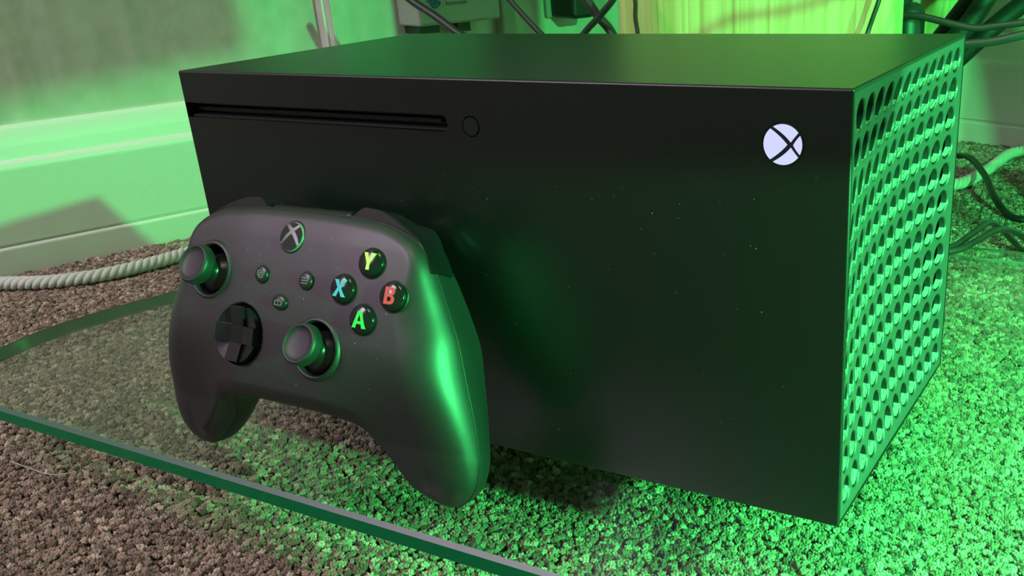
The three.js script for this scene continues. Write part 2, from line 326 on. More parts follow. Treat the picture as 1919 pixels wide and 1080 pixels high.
  const wg = new THREE.BufferGeometry(); wg.setAttribute('position', new THREE.Float32BufferAttribute(wallPos, 3)); wg.computeVertexNormals();
  mesh('shaded_hole_walls', wg, M.ventShaded, t);
  // fluff low in every hole, its spread drawn to follow the light
  const dpos = [], duv = [];
  for (let i = 0; i < N; i++) for (let j = 0; j < N; j++) {
    const ca = (i - (N - 1) / 2) * pitch, cb = (j - (N - 1) / 2) * pitch, u0 = rnd() * 3, much = Math.max(0, Math.min(1, sstep(-0.8, 5.2, (N - 1 - i) + (N - 1 - j) * 0.55 - 2.2) + 0.3 * (rnd() - 0.5))), q = (s, d) => { const ang = -Math.PI / 2 + s, rr = r - 0.00012 - 0.0012 * much * Math.max(0, Math.cos(s * 1.1)) - 0.00003 * rnd(), p = P(ca + Math.cos(ang) * rr, cb + Math.sin(ang) * rr); return [p[0] - d, p[1], p[2]]; };
    const A = 16, B = 4, grid = []; for (let a = 0; a <= A; a++) { grid.push([]); for (let b = 0; b <= B; b++) grid[a].push(q(lerp(-1.0, 1.0, a / A) * lerp(0.45, 1.4, much), lerp(0.0005, 0.0029, b / B))); }
    for (let a = 0; a < A; a++) for (let b = 0; b < B; b++) { dpos.push(...grid[a][b], ...grid[a + 1][b], ...grid[a + 1][b + 1], ...grid[a][b], ...grid[a + 1][b + 1], ...grid[a][b + 1]); const u = (x, y) => [u0 + x / A * 0.2, y / B * 0.1 + u0]; duv.push(...u(a, b), ...u(a + 1, b), ...u(a + 1, b + 1), ...u(a, b), ...u(a + 1, b + 1), ...u(a, b + 1)); }
  }
  const dg = new THREE.BufferGeometry(); dg.setAttribute('position', new THREE.Float32BufferAttribute(dpos, 3)); dg.setAttribute('uv', new THREE.Float32BufferAttribute(duv, 2)); dg.computeVertexNormals();
  mesh('dust_and_light', dg, M.dust, t).userData = { kind: 'stuff', label: 'grey fluff in the vent holes, its spread drawn to follow the light' };
  // dark screen of the fan intake behind the holes
  const back = new THREE.PlaneGeometry(CD - 0.004, CH - 0.004, 60, 60), bp = back.attributes.position;
  for (let i = 0; i < bp.count; i++) { const a = bp.getX(i), b = bp.getY(i); bp.setZ(i, depth(a, b) - 0.0125 + 0.0004 * (rnd() - 0.5)); }
  back.computeVertexNormals(); back.rotateY(Math.PI / 2).translate(CW, CH / 2, -CD / 2);
  { const uv = back.attributes.uv; for (let i = 0; i < uv.count; i++) uv.setXY(i, uv.getX(i) * 3, uv.getY(i) * 3); }
  mesh('fan_screen', back, M.screenDark, t);
}

/* ------------------------------------------------------------------ the game pad, modelled in its own millimetres: x right, y up, z out of its face */
const S = 0.001088;
const PAD = (() => {
  const half = [[0, 25.2], [8, 25.15], [15, 25], [23, 24.7], [31, 24.1], [39, 23.2], [45, 21.5], [50.3, 19.2], [54.3, 16], [57.4, 11.5], [60, 5.5], [63.2, -2.5], [67, -12], [69.8, -23], [72.6, -34], [74.6, -45], [75.2, -54], [73.2, -62.5], [68.5, -68.2], [62, -70.6], [56, -69.2], [50.5, -65], [45.5, -59.4], [41, -54], [36.5, -49.6], [32, -46.8], [27, -45.2], [20, -44.6], [10, -44.4], [0, -44.4]];
  const loop = [...half, ...half.slice(1, -1).reverse().map(([x, y]) => [-x, y])];
  const pts = new THREE.CatmullRomCurve3(loop.map(p => V3(p[0], p[1], 0)), true, 'centripetal').getPoints(360).slice(0, -1);
  const seamSide = y => { const K = [[-75, -31], [-70, -30], [-50, -25], [-32, -20], [-5, -13.5], [9, -10], [18, -7], [25, -5.5], [40, -5.5]]; for (let i = 0; i < K.length - 1; i++) if (y <= K[i + 1][0]) { const t = Math.max(0, (y - K[i][0]) / (K[i + 1][0] - K[i][0])); return lerp(K[i][1], K[i + 1][1], t); } return -5.5; };
  const seam = (x, y) => { const ax = Math.abs(x), c = sstep(24, 46, ax), low = sstep(-5, -35, y); return lerp(seamSide(y), lerp(-9, seamSide(y), c), low); };
  const front = (x, y) => { const ax = Math.abs(x); return -1.5 * sstep(20, 62, ax) - 0.0022 * (Math.max(y, -50) + 8) ** 2 - 0.8 * sstep(14, 26, y) - 15.5 * sstep(-18, -78, y) * sstep(16, 48, ax) - 0.6 * sstep(-30, -46, y) * (1 - sstep(16, 48, ax)); };
  const backz = (x, y) => { const ax = Math.abs(x), h = sstep(22, 52, ax) * sstep(22, -20, y); return -25 - 17 * h - 3 * sstep(-40, -70, y) * h; };
  const rf = (x, y) => { const ax = Math.abs(x); return (4 + 12 * sstep(16, -12, y) * sstep(34, 56, ax)) * (1 - 0.78 * sstep(61, 52, ax) * sstep(-42, -50, y)) + 2.5 * sstep(-30, -44, y) * (1 - sstep(30, 50, ax)); };
  const rb = (x, y) => 9 + 6 * sstep(10, -20, y) * sstep(30, 52, Math.abs(x));
  // signed distance to the outline (positive inside) on a grid
  const X0 = -81, Y0 = -76, C = 0.8, NX = 203, NY = 134, Z0 = -50, NZ = 66;
  const seg = pts.map((p, i) => { const q = pts[(i + 1) % pts.length]; return [p.x, p.y, q.x - p.x, q.y - p.y]; });
  const D = new Float32Array(NX * NY);
  for (let j = 0; j < NY; j++) for (let i = 0; i < NX; i++) {
    const x = X0 + i * C, y = Y0 + j * C; let best = 1e9, inside = false;
    for (const [ax, ay, dx, dy] of seg) {
      const t = Math.max(0, Math.min(1, ((x - ax) * dx + (y - ay) * dy) / (dx * dx + dy * dy))), ex = x - ax - t * dx, ey = y - ay - t * dy, dd = ex * ex + ey * ey;
      if (dd < best) best = dd;
      if ((ay > y) !== (ay + dy > y) && x < ax + ((y - ay) / dy) * dx) inside = !inside;
    }
    D[j * NX + i] = inside ? Math.sqrt(best) : -Math.sqrt(best);
  }
  const dist = (x, y) => { const fx = Math.max(0, Math.min(NX - 1.001, (x - X0) / C)), fy = Math.max(0, Math.min(NY - 1.001, (y - Y0) / C)), i = fx | 0, j = fy | 0, u = fx - i, v = fy - j, k = j * NX + i; return lerp(lerp(D[k], D[k + 1], u), lerp(D[k + NX], D[k + NX + 1], u), v); };
  const wells = [[-38.5, -0.5, 9.9, -11], [18.7, -22, 9.9, -10], [-18.7, -22, 11.3, -5]];
  const solid = (x, y, z) => {
    const d = dist(x, y), s = seam(x, y), up = z >= s, r = up ? rf(x, y) : rb(x, y), u = Math.max(0, 1 - d / r), v = (z - s) / ((up ? front(x, y) : backz(x, y)) - s);
    return 1 - u * u - v * v;
  };
  const hole = (x, y, z) => { let g = 9; for (const [cx, cy, R, fl] of wells) g = Math.min(g, Math.max((Math.hypot(x - cx, y - cy) - R) / 4, (fl - z) / 4)); return g; };
  const F = (x, y, z) => Math.min(solid(x, y, z), hole(x, y, z));
  // surface nets
  const val = new Float32Array(NX * NY * NZ), idx = (i, j, k) => (k * NY + j) * NX + i;
  for (let k = 0; k < NZ; k++) for (let j = 0; j < NY; j++) for (let i = 0; i < NX; i++) val[idx(i, j, k)] = F(X0 + i * C, Y0 + j * C, Z0 + k * C);
  const vid = new Int32Array(NX * NY * NZ).fill(-1), pos = [], nor = [], index = [];
  const E = [[0, 1], [0, 2], [0, 4], [1, 3], [1, 5], [2, 3], [2, 6], [3, 7], [4, 5], [4, 6], [5, 7], [6, 7]];
  for (let k = 0; k < NZ - 1; k++) for (let j = 0; j < NY - 1; j++) for (let i = 0; i < NX - 1; i++) {
    const c = [0, 1, 2, 3, 4, 5, 6, 7].map(b => val[idx(i + (b & 1), j + (b >> 1 & 1), k + (b >> 2))]);
    let m = 0; for (let b = 0; b < 8; b++) if (c[b] > 0) m |= 1 << b;
    if (m === 0 || m === 255) continue;
    let x = 0, y = 0, z = 0, n = 0;
    for (const [a, b] of E) if ((c[a] > 0) !== (c[b] > 0)) { const t = c[a] / (c[a] - c[b]); x += lerp(a & 1, b & 1, t); y += lerp(a >> 1 & 1, b >> 1 & 1, t); z += lerp(a >> 2, b >> 2, t); n++; }
    let q = [X0 + (i + x / n) * C, Y0 + (j + y / n) * C, Z0 + (k + z / n) * C];
    const onHole = Math.abs(hole(...q)) < 0.35;
    const f = onHole ? F : solid, h = 0.25;
    const grad = p => [f(p[0] + h, p[1], p[2]) - f(p[0] - h, p[1], p[2]), f(p[0], p[1] + h, p[2]) - f(p[0], p[1] - h, p[2]), f(p[0], p[1], p[2] + h) - f(p[0], p[1], p[2] - h)].map(g => g / (2 * h));
    if (!onHole) for (let it = 0; it < 3; it++) { const g = grad(q), l2 = g[0] ** 2 + g[1] ** 2 + g[2] ** 2 + 1e-9, st = Math.max(-0.4, Math.min(0.4, -f(...q) / Math.sqrt(l2))); q = q.map((v, a) => v + st * g[a] / Math.sqrt(l2)); }
    const g = grad(q), l = Math.hypot(...g) + 1e-9;
    vid[idx(i, j, k)] = pos.length / 3; pos.push(...q); nor.push(-g[0] / l, -g[1] / l, -g[2] / l);
  }
  const face = (a, b, c, d, flip) => { if (a < 0 || b < 0 || c < 0 || d < 0) return; flip ? index.push(a, c, b, a, d, c) : index.push(a, b, c, a, c, d); };
  for (let k = 1; k < NZ - 1; k++) for (let j = 1; j < NY - 1; j++) for (let i = 1; i < NX - 1; i++) {
    const a = val[idx(i, j, k)] > 0;
    if (a !== val[idx(i + 1, j, k)] > 0) face(vid[idx(i, j - 1, k - 1)], vid[idx(i, j, k - 1)], vid[idx(i, j, k)], vid[idx(i, j - 1, k)], !a);
    if (a !== val[idx(i, j + 1, k)] > 0) face(vid[idx(i - 1, j, k - 1)], vid[idx(i - 1, j, k)], vid[idx(i, j, k)], vid[idx(i, j, k - 1)], !a);
    if (a !== val[idx(i, j, k + 1)] > 0) face(vid[idx(i - 1, j - 1, k)], vid[idx(i, j - 1, k)], vid[idx(i, j, k)], vid[idx(i - 1, j, k)], !a);
  }
  const g = new THREE.BufferGeometry();
  g.setAttribute('position', new THREE.Float32BufferAttribute(pos, 3)); g.setAttribute('normal', new THREE.Float32BufferAttribute(nor, 3)); g.setIndex(index);
  g.setAttribute('uv', new THREE.Float32BufferAttribute(new Float32Array(pos.length / 3 * 2).map((_, i) => pos[(i >> 1) * 3 + (i & 1)] / 60), 2));
  const half_ = keep => { const h = g.clone(), ix = []; for (let i = 0; i < index.length; i += 3) { let s = 0; for (let k = 0; k < 3; k++) { const v = index[i + k] * 3; s += pos[v + 2] - seam(pos[v], pos[v + 1]); } if ((s >= 0) === keep) ix.push(index[i], index[i + 1], index[i + 2]); } h.setIndex(ix); return h; };
  const frontShell = half_(true), backShell = half_(false);
  return { frontShell, backShell, front, seam, pts, dist, wells };
})();
{
  const t = thing('game_controller', 'black wireless game controller leaning on the front of the console', 'game controller');
  t.position.set(0.0944, 0.0808 + BASE, 0.0434); t.rotation.order = 'YXZ'; t.rotation.set(-0.4154, 0.007, 0.005);
  const mm = g => g.scale(S, S, S);
  mesh('front_shell', mm(PAD.frontShell), M.pad, t);
  mesh('back_shell', mm(PAD.backShell), M.padShaded, t);
  // seam between front and back halves
  const sp = PAD.pts.filter((_, i) => i % 3 === 0).map(p => [p.x, p.y, PAD.seam(p.x, p.y)]);
  mesh('shell_seam', mm(tube(sp, 0.26, 360, 6, true)), M.padDark, t);
  // frame at a place on the face
  const frame = (x, y, lift = 0, tilt = 1) => {
    const h = 0.5, nx = -(PAD.front(x + h, y) - PAD.front(x - h, y)) / (2 * h) * tilt, ny = -(PAD.front(x, y + h) - PAD.front(x, y - h)) / (2 * h) * tilt;
    const q = new THREE.Quaternion().setFromUnitVectors(V3(0, 0, 1), V3(nx, ny, 1).normalize());
    return new THREE.Matrix4().compose(V3(x, y, PAD.front(x, y) + lift), q, V3(1, 1, 1));
  };
  const on = (g, m) => mm(g.applyMatrix4(m));
  // thumb sticks: collar and bowl, stalk, knurled cap
  for (const [x, y, R] of PAD.wells.slice(0, 2)) {
    const f = frame(x, y, 0, 0.5);
    const stick = new THREE.Group(); stick.name = 'thumb_stick'; t.add(stick);
    mesh('collar', on(lathe([[9.2, -3], [9.25, -0.2], [9.5, 0.55], [10.0, 0.75], [10.6, 0.45], [11.2, -0.35], [11.4, -1.4]]), f), M.pad, stick);
    mesh('socket', on(lathe([[0.01, -9.5], [5, -9.3], [8.0, -7.5], [9.2, -4.2], [9.3, -0.9]]), f), M.padDark, stick);
    const lean = f.clone().multiply(new THREE.Matrix4().makeRotationX(x < 0 ? -0.17 : -0.22));
    mesh('stalk', on(lathe([[8.4, -6.2], [8.1, -4.2], [6.8, -2.2], [4.6, -0.6], [3.6, 0.6], [3.5, 4.5]]), lean), M.padSatin, stick);
    mesh('cap', on(lathe([[3.4, 2.5], [5.4, 2.7], [6.6, 3.7], [7.15, 5.2], [7.3, 7.1], [7.2, 8.1], [6.75, 8.65], [6.25, 8.65], [5.95, 8.35], [5.6, 7.85], [4.2, 7.55], [2, 7.4], [0.01, 7.38]], 64), lean), M.rubber, stick);
    const nubs = []; for (let k = 0; k < 72; k++) { const a = k / 72 * 2 * Math.PI; nubs.push(new THREE.BoxGeometry(0.28, 0.3, 2.6).rotateZ(a).translate(7.28 * Math.cos(a), 7.28 * Math.sin(a), 6.3)); }
    mesh('knurling', on(merge(nubs), lean), M.rubber, stick);
  }
  // directional pad: dish with a faceted cross
  {
    const f = frame(-18.7, -22, 0, 0.3), d = new THREE.Group(); d.name = 'direction_pad'; t.add(d);
    mesh('gap', on(lathe([[0.01, -4.4], [10, -4.3], [11.0, -3.2], [11.35, -0.2], [11.7, -0.6]]), f), M.padDark, d);
    const a = 3.15, pos = [], put = (...v) => { for (let i = 1; i < v.length - 1; i++) pos.push(...v[0], ...v[i], ...v[i + 1]); };
    const rot = (p, k) => { let [x, y, z] = p; for (let i = 0; i < k; i++) [x, y] = [-y, x]; return [x, y, z]; };
    const dishEdge = 1.9, tip = 2.75, mid = 1.55, R = 10.4, reach = 9.7;
    put([-a, -a, mid], [a, -a, mid], [a, a, mid], [-a, a, mid]);
    for (let k = 0; k < 4; k++) {
      const q = p => rot(p, k);
      put(q([a, -a, mid]), q([reach, -a, tip]), q([reach, a, tip]), q([a, a, mid]));                       // arm top
      put(q([reach, -a, tip]), q([R, -a * 0.93, tip - 2.2]), q([R, a * 0.93, tip - 2.2]), q([reach, a, tip]));  // arm end
      put(q([a, a, mid]), q([reach, a, tip]), q([reach, a, tip - 2]), q([a, a, mid - 1.2]));                    // arm flanks
      put(q([a, -a, mid - 1.2]), q([reach, -a, tip - 2]), q([reach, -a, tip]), q([a, -a, mid]));
      const arcPts = []; const t0 = Math.asin(a / R), t1 = Math.PI / 2 - t0; for (let i = 0; i <= 8; i++) { const th = lerp(t0, t1, i / 8); arcPts.push([R * Math.cos(th), R * Math.sin(th)]); }
      const c = [a, a, mid - 1.0];
      for (let i = 0; i < 8; i++) {
        put(q(c), q([arcPts[i][0], arcPts[i][1], dishEdge]), q([arcPts[i + 1][0], arcPts[i + 1][1], dishEdge]));
      }
      for (let i = 0; i < 8; i++) put(q([arcPts[i][0], arcPts[i][1], dishEdge]), q([arcPts[i][0] * 1.035, arcPts[i][1] * 1.035, -2.5]), q([arcPts[i + 1][0] * 1.035, arcPts[i + 1][1] * 1.035, -2.5]), q([arcPts[i + 1][0], arcPts[i + 1][1], dishEdge]));
      const e = [[R, -a], [R, a]]; put(q([e[0][0], e[0][1], tip - 1.5]), q([e[0][0] * 1.03, e[0][1], -2.5]), q([e[1][0] * 1.03, e[1][1], -2.5]), q([e[1][0], e[1][1], tip - 1.5]));
    }
    const g = new THREE.BufferGeometry(); g.setAttribute('position', new THREE.Float32BufferAttribute(pos, 3)); g.computeVertexNormals();
    mesh('faceted_cross', on(g, f), M.padCross, d);
  }
  // letter buttons
  const font = await new FontLoader().loadAsync('fonts/droid/droid_sans_bold.typeface.json');
  const ay = -0.2, ar = 10.1;
  for (const [ch, x, y, rgb] of [['Y', 38.3, ay + ar, [0.62, 0.60, 0.05]], ['X', 38.3 - ar, ay, [0.03, 0.33, 0.60]], ['B', 39.2 + ar, ay, [0.75, 0.035, 0.02]], ['A', 38.3, ay - ar + 0.9, [0.03, 0.50, 0.09]]]) {
    const f = frame(x, y, 0, 1.6), b = new THREE.Group(); b.name = 'letter_button'; b.userData.label = `glossy black button with the letter ${ch}`; t.add(b);
    mesh('rim', on(lathe([[4.9, -1.5], [5.05, 0.08], [5.3, 0.16], [5.6, -0.1], [5.7, -0.8]]), f), M.padDark, b);
    mesh('dome', on(lathe([[5.0, -0.5], [4.98, 0.9], [4.75, 1.45], [4.1, 1.85], [3.0, 2.2], [1.6, 2.42], [0.01, 2.5]].reverse().reverse()), f), M.padGloss, b);
    const tg = new TextGeometry(ch, { font, size: 5.8, depth: 0.62, curveSegments: 5, bevelEnabled: false }); tg.computeBoundingBox();
    const c = tg.boundingBox.getCenter(V3()); tg.translate(-c.x, -c.y, 1.93);
    mesh('letter', on(tg, f), phys(...rgb, 0.4), b);
  }
  // guide button with the sphere mark
  {
    const f = frame(0, 15.2, 0, 1), b = new THREE.Group(); b.name = 'guide_button'; t.add(b);
    mesh('rim', on(lathe([[5.5, -1], [5.6, 0.1], [5.85, 0.12], [6.05, -0.4]]), f), M.padDark, b);
    mesh('metal_cross', on(lathe([[5.5, -0.5], [5.4, 0.45], [4.4, 0.62], [2.5, 0.78], [0.01, 0.82]]), f), M.emblemMetal, b);
    const pieces = logoShapes(5.15).map((s, k) => {
      const [px, py, sc] = [[0, 4.3, 0.8], [4.2, 0.8, 0.86], [-4.2, 0.8, 0.86], [0, -3.4, 0.93]][k];   // fields a little smaller, so that the metal arms are broad
      return new THREE.ExtrudeGeometry(s, { depth: 0.5, bevelEnabled: false, curveSegments: 16 }).translate(-px, -py, 0.42).scale(sc, sc, 1).translate(px, py, 0);
    });
    mesh('emblem_fields', on(merge(pieces), f), M.padGloss, b);
  }
  // menu, view and share buttons
  const stroke = (x0, y0, x1, y1, w = 0.32) => { const l = Math.hypot(x1 - x0, y1 - y0); return new THREE.BoxGeometry(l + w, w, 0.16).rotateZ(Math.atan2(y1 - y0, x1 - x0)).translate((x0 + x1) / 2, (y0 + y1) / 2, 0); };
  const squareIcon = (x0, y0, x1, y1) => [stroke(x0, y0, x1, y0), stroke(x1, y0, x1, y1), stroke(x1, y1, x0, y1), stroke(x0, y1, x0, y0)];
  const icons = {
    view: [...squareIcon(-1.3, -0.5, 0.5, 1.2), ...squareIcon(-0.5, -1.2, 1.3, 0.5)],
    menu: [stroke(-1.3, 0.95, 1.3, 0.95), stroke(-1.3, 0, 1.3, 0), stroke(-1.3, -0.95, 1.3, -0.95)],
    share: [stroke(-1.6, 0.5, -1.6, -1.0), stroke(-1.6, -1.0, 1.6, -1.0), stroke(1.6, -1.0, 1.6, 0.5), stroke(-1.6, 0.5, -0.8, 0.5), stroke(1.6, 0.5, 0.8, 0.5), stroke(0, -0.3, 0, 1.2), stroke(0, 1.2, -0.6, 0.6), stroke(0, 1.2, 0.6, 0.6)],
  };
  for (const [kind, x, y, sx, sy] of [['view', -10.8, 0.6, 1, 1], ['menu', 10.8, 0.6, 1, 1], ['share', 0, -8.2, 1.12, 0.85]]) {
    const f = frame(x, y), b = new THREE.Group(); b.name = `${kind}_button`; t.add(b);
    mesh('gap', on(lathe([[3.0, -0.4], [3.3, 0.06], [3.45, 0.05], [3.5, -0.4]]).scale(sx, sy, 1), f), M.padDark, b);
    mesh('dome', on(lathe([[3.05, -0.5], [3.0, 0.7], [2.75, 1.05], [2.2, 1.25], [1.2, 1.36], [0.01, 1.4]]).scale(sx, sy, 1), f), M.padSatin, b);
    mesh('icon', on(merge(icons[kind]).translate(0, 0, 1.34), f), M.icon, b);
  }
  // specks of dust on the face
  const specks = [];
  for (let k = 0; k < 150; k++) { const x = -50 + 118 * Math.pow(rnd(), 0.7), y = -62 + 84 * rnd(), s = 0.07 + 0.13 * rnd() * rnd(); if (PAD.dist(x, y) < (Math.abs(x) > 34 && y < 15 ? 16.2 : 7) || PAD.wells.some(w => Math.hypot(x - w[0], y - w[1]) < 12.5)) continue; specks.push(new THREE.BoxGeometry(s * (1 + 3 * rnd() * rnd()), s, 0.12).rotateZ(rnd() * 6.28).translate(x, y, PAD.front(x, y) + 0.02)); }
  mesh('dust_specks', mm(merge(specks)), M.speck, t).userData = { kind: 'stuff' };
  // shoulder buttons and triggers behind the top edge
  for (const m of [1, -1]) {
    const path = PAD.pts.filter(p => p.y > 8 && p.x * m > 19 && p.x * m < 58.5).sort((p, q) => (p.x - q.x) * m);
    const sh = new THREE.Shape(), outer = path.map((p, i) => { const k = sstep(0, 5, i) * (0.35 + 0.65 * sstep(0, 5, path.length - 1 - i)); const n = V3(p.x * 0.35, 30 + p.y * 0.1, 0).normalize(); const a = Math.max(0, Math.min(1, (p.x * m - 32) / 23)), nx = lerp(0.05, 0.4, a) * m, ny = lerp(1, 0.5, a), o = lerp(3.9, 0.0, a); return [p.x + nx * o * k, p.y + ny * o * k]; });
    sh.moveTo(path[0].x, path[0].y - 6); outer.forEach(o => sh.lineTo(...o)); const last = path[path.length - 1]; sh.lineTo(last.x - 5 * m, last.y - 4); sh.closePath();
    mesh('shoulder_button', mm(new THREE.ExtrudeGeometry(sh, { depth: 9, bevelEnabled: true, bevelSize: 0.5, bevelThickness: 1.4, bevelSegments: 4, curveSegments: 8 }).translate(0, 0, -17.4)), M.padShoulder, t);
    const tr = new THREE.Shape(); tr.moveTo(24 * m, 12); tr.bezierCurveTo(24 * m, 24, 30 * m, 26.5, 38 * m, 25.5); tr.bezierCurveTo(42 * m, 24, 45 * m, 18, 46 * m, 10); tr.closePath();
    mesh('trigger', mm(new THREE.ExtrudeGeometry(tr, { depth: 7, bevelEnabled: true, bevelSize: 1, bevelThickness: 2, bevelSegments: 4, curveSegments: 12 }).translate(0, -1, -28)), M.padShoulder, t);
  }
  // dark bridge between the shoulders
  mesh('top_bridge', mm(box(-20, 20, 12, 27, -20, -7.5, 2.2, 3)), M.padGloss, t);
}

/* ------------------------------------------------------------------ things behind the console */
// pine board standing behind the shelf
{
  const g = box(0.0145, 0.2158, 0.0005, 0.62, -0.378, -0.36, 0.0012, 2), p = g.attributes.position, n = g.attributes.normal, uv = g.attributes.uv;
  for (let i = 0; i < p.count; i++) uv.setXY(i, (Math.abs(n.getX(i)) > 0.7 ? p.getZ(i) : p.getX(i)) / 0.21, p.getY(i) / 0.35);
  tag(mesh('pine_board', g, M.pine), 'pale pine board with vertical grain standing behind the console', 'board');
}
// white wall box with a blue mark and small lettering
{
  const t = thing('wall_box', 'white plastic wall box with a blue swirl and grey lettering', 'box'); inRoom(t);
  mesh('casing', box(0.0152, 0.06, 0.18, 0.29, 0.475, 0.573, 0.003, 3), M.whiteInShade, t);
  mesh('underside_clip', [box(0.018, 0.05, 0.172, 0.1805, 0.545, 0.568), box(0.018, 0.045, 0.170, 0.1805, 0.505, 0.52)], M.black, t);
  const swirl = []; for (let k = 0; k < 2; k++) { const c = []; for (let i = 0; i <= 14; i++) { const a = k * Math.PI + i / 14 * 4.2, r = 0.0072 * (1 - i / 20); c.push([0.0604, 0.203 + r * Math.sin(a), 0.554 + r * Math.cos(a)]); } swirl.push(tube(c, 0.0012, 30, 6)); }
  mesh('swirl_print', [...swirl, new THREE.CylinderGeometry(0.0042, 0.0042, 0.0006, 24).rotateZ(Math.PI / 2).translate(0.0602, 0.203, 0.554)], M.printBlue, t);
  const letters = []; for (let k = 0; k < 7; k++) { const w = 0.5395 - k * 0.0036, h = [0.0045, 0.003, 0.003, 0.003, 0.003, 0.003, 0.003][k]; letters.push(box(0.0597, 0.0603, 0.1985, 0.1985 + h, w - 0.0004, w + 0.0006), box(0.0597, 0.0603, 0.1985, 0.1985 + 0.0028, w - 0.0022, w - 0.0014), box(0.0597, 0.0603, k % 2 ? 0.1985 : 0.2007, k % 2 ? 0.1991 : 0.2013, w - 0.0022, w + 0.0006)); }
  mesh('lettering', letters, M.printGrey, t);
}
// white cable cover strip running down beside the box
{
  const t = inRoom(tag(mesh('cable_cover', box(0.0152, 0.03, 0.1305, 1.0, 0.436, 0.4545, 0.003, 3), M.whiteInShade), 'slim white cable cover on the wall right of the box', 'cable cover'));
}
// mains plug in a wall socket
{
  const t = thing('power_plug', 'black power plug pushed into a white wall socket', 'plug'); inRoom(t);
  mesh('plug_body', [box(0.022, 0.066, 0.171, 0.222, 0.352, 0.383, 0.005, 3), new THREE.CylinderGeometry(0.006, 0.008, 0.03, 16).translate(0.05, 0.232, 0.366)], M.black, t);
  const s = thing('wall_socket', 'white wall socket holding the black plug', 'socket'); inRoom(s);
  mesh('face_plate', box(0.0152, 0.0218, 0.172, 0.258, 0.30, 0.388, 0.002, 2), M.whiteInShade, s);
  mesh('rocker_switch', box(0.0216, 0.0245, 0.226, 0.244, 0.335, 0.345, 0.001, 2), M.whiteInShade, s);
}
const cable = (label, pts, r, mat = M.cable, n = 80) => tag(mesh('cable', tubeCapped(pts.map(p => [p[0], p[1] + BASE, p[2]]), r, n, 10), mat), label, 'cable');
cable('thick black cable slanting down in front of the white wall box', [[-0.2321, 0.1668, -0.40], [-0.2135, 0.1534, -0.40], [-0.1892, 0.1401, -0.40], [-0.1681, 0.127, -0.40], [-0.1497, 0.1162, -0.40], [-0.10, 0.05, -0.36], [-0.03, 0.03, -0.25], [0.02, 0.03, -0.154]], 0.0035);
cable('thin black cable slanting down left of the plug', [[-0.1068, 0.1633, -0.38], [-0.0951, 0.1532, -0.38], [-0.0836, 0.1419, -0.38], [-0.0698, 0.129, -0.38], [-0.0559, 0.117, -0.38], [-0.01, 0.06, -0.30], [0.05, 0.05, -0.2], [0.06, 0.05, -0.154]], 0.0023);
cable('flat dark cable leaning right below the plug', [[0.008, 0.18, -0.305], [0.0262, 0.157, -0.30], [0.0335, 0.1472, -0.30], [0.043, 0.137, -0.30], [0.07, 0.10, -0.28], [0.10, 0.08, -0.20], [0.11, 0.08, -0.154]], 0.0031);
cable('green-lit black cable crossing left beside the pine board', [[0.068, 0.18, -0.295], [0.0502, 0.157, -0.291], [0.0394, 0.1471, -0.291], [0.0275, 0.137, -0.291], [0.0, 0.10, -0.28], [-0.03, 0.04, -0.24], [-0.03, 0.03, -0.20]], 0.0022);
cable('short thin black cable at the left edge of the pine board', [[0.036, 0.162, -0.345], [0.0402, 0.1523, -0.34], [0.0452, 0.1438, -0.33], [0.052, 0.134, -0.32], [0.066, 0.10, -0.30], [0.07, 0.04, -0.26]], 0.0016);
cable('black cable hanging in front of the pine board', [[0.212, 0.17, -0.352], [0.2072, 0.1502, -0.35], [0.2045, 0.142, -0.35], [0.2012, 0.1318, -0.35], [0.195, 0.10, -0.34], [0.19, 0.05, -0.30]], 0.0015);
cable('long black cable dipping across behind the vent to the right', [[0.17, 0.13, -0.405], [0.191, 0.1372, -0.40], [0.2046, 0.1378, -0.40], [0.2231, 0.1363, -0.40], [0.2406, 0.1322, -0.40], [0.2576, 0.1291, -0.40], [0.2707, 0.1307, -0.40], [0.2863, 0.1326, -0.40], [0.34, 0.139, -0.41], [0.365, 0.11, -0.50], [0.39, 0.0, -0.55], [0.40, -0.04, -0.57]], 0.0023);
cable('black cable leaving right from behind the vent edge', [[0.255, 0.12, -0.19], [0.275, 0.1385, -0.20], [0.2912, 0.1414, -0.20], [0.3034, 0.1427, -0.20], [0.3167, 0.1457, -0.20], [0.36, 0.155, -0.21], [0.40, 0.13, -0.25], [0.41, 0.05, -0.27], [0.41, 0.004, -0.272]], 0.0021);
cable('black cable rising behind the right edge of the pine board', [[0.172, 0.118, -0.45], [0.1917, 0.1375, -0.45], [0.199, 0.1436, -0.45], [0.22, 0.16, -0.45], [0.25, 0.2, -0.46]], 0.0030);
cable('thin dark cable curving over the carpet behind the console', [[0.10, -0.052, -0.84], [0.1678, -0.043, -0.8092], [0.1891, -0.036, -0.7722], [0.2185, -0.037, -0.7018], [0.2444, -0.044, -0.6295], [0.2592, -0.052, -0.6138], [0.2722, -0.053, -0.6106], [0.34, -0.053, -0.66]], 0.0032);
cable('left of two dark cables bending over the back edge of the glass', [[0.225, 0.0008, -0.300], [0.2639, 0.0008, -0.335], [0.2715, 0.003, -0.358], [0.2775, 0.0042, -0.3895], [0.281, -0.008, -0.42], [0.2840, -0.03, -0.466], [0.292, -0.052, -0.515], [0.36, -0.053, -0.545]], 0.0022);
cable('right of two dark cables bending over the back edge of the glass', [[0.232, 0.0008, -0.298], [0.270, 0.0008, -0.333], [0.2775, 0.002, -0.352], [0.2865, 0.002, -0.383], [0.296, -0.012, -0.42], [0.306, -0.04, -0.46], [0.32, -0.053, -0.49], [0.38, -0.053, -0.50]], 0.0022);
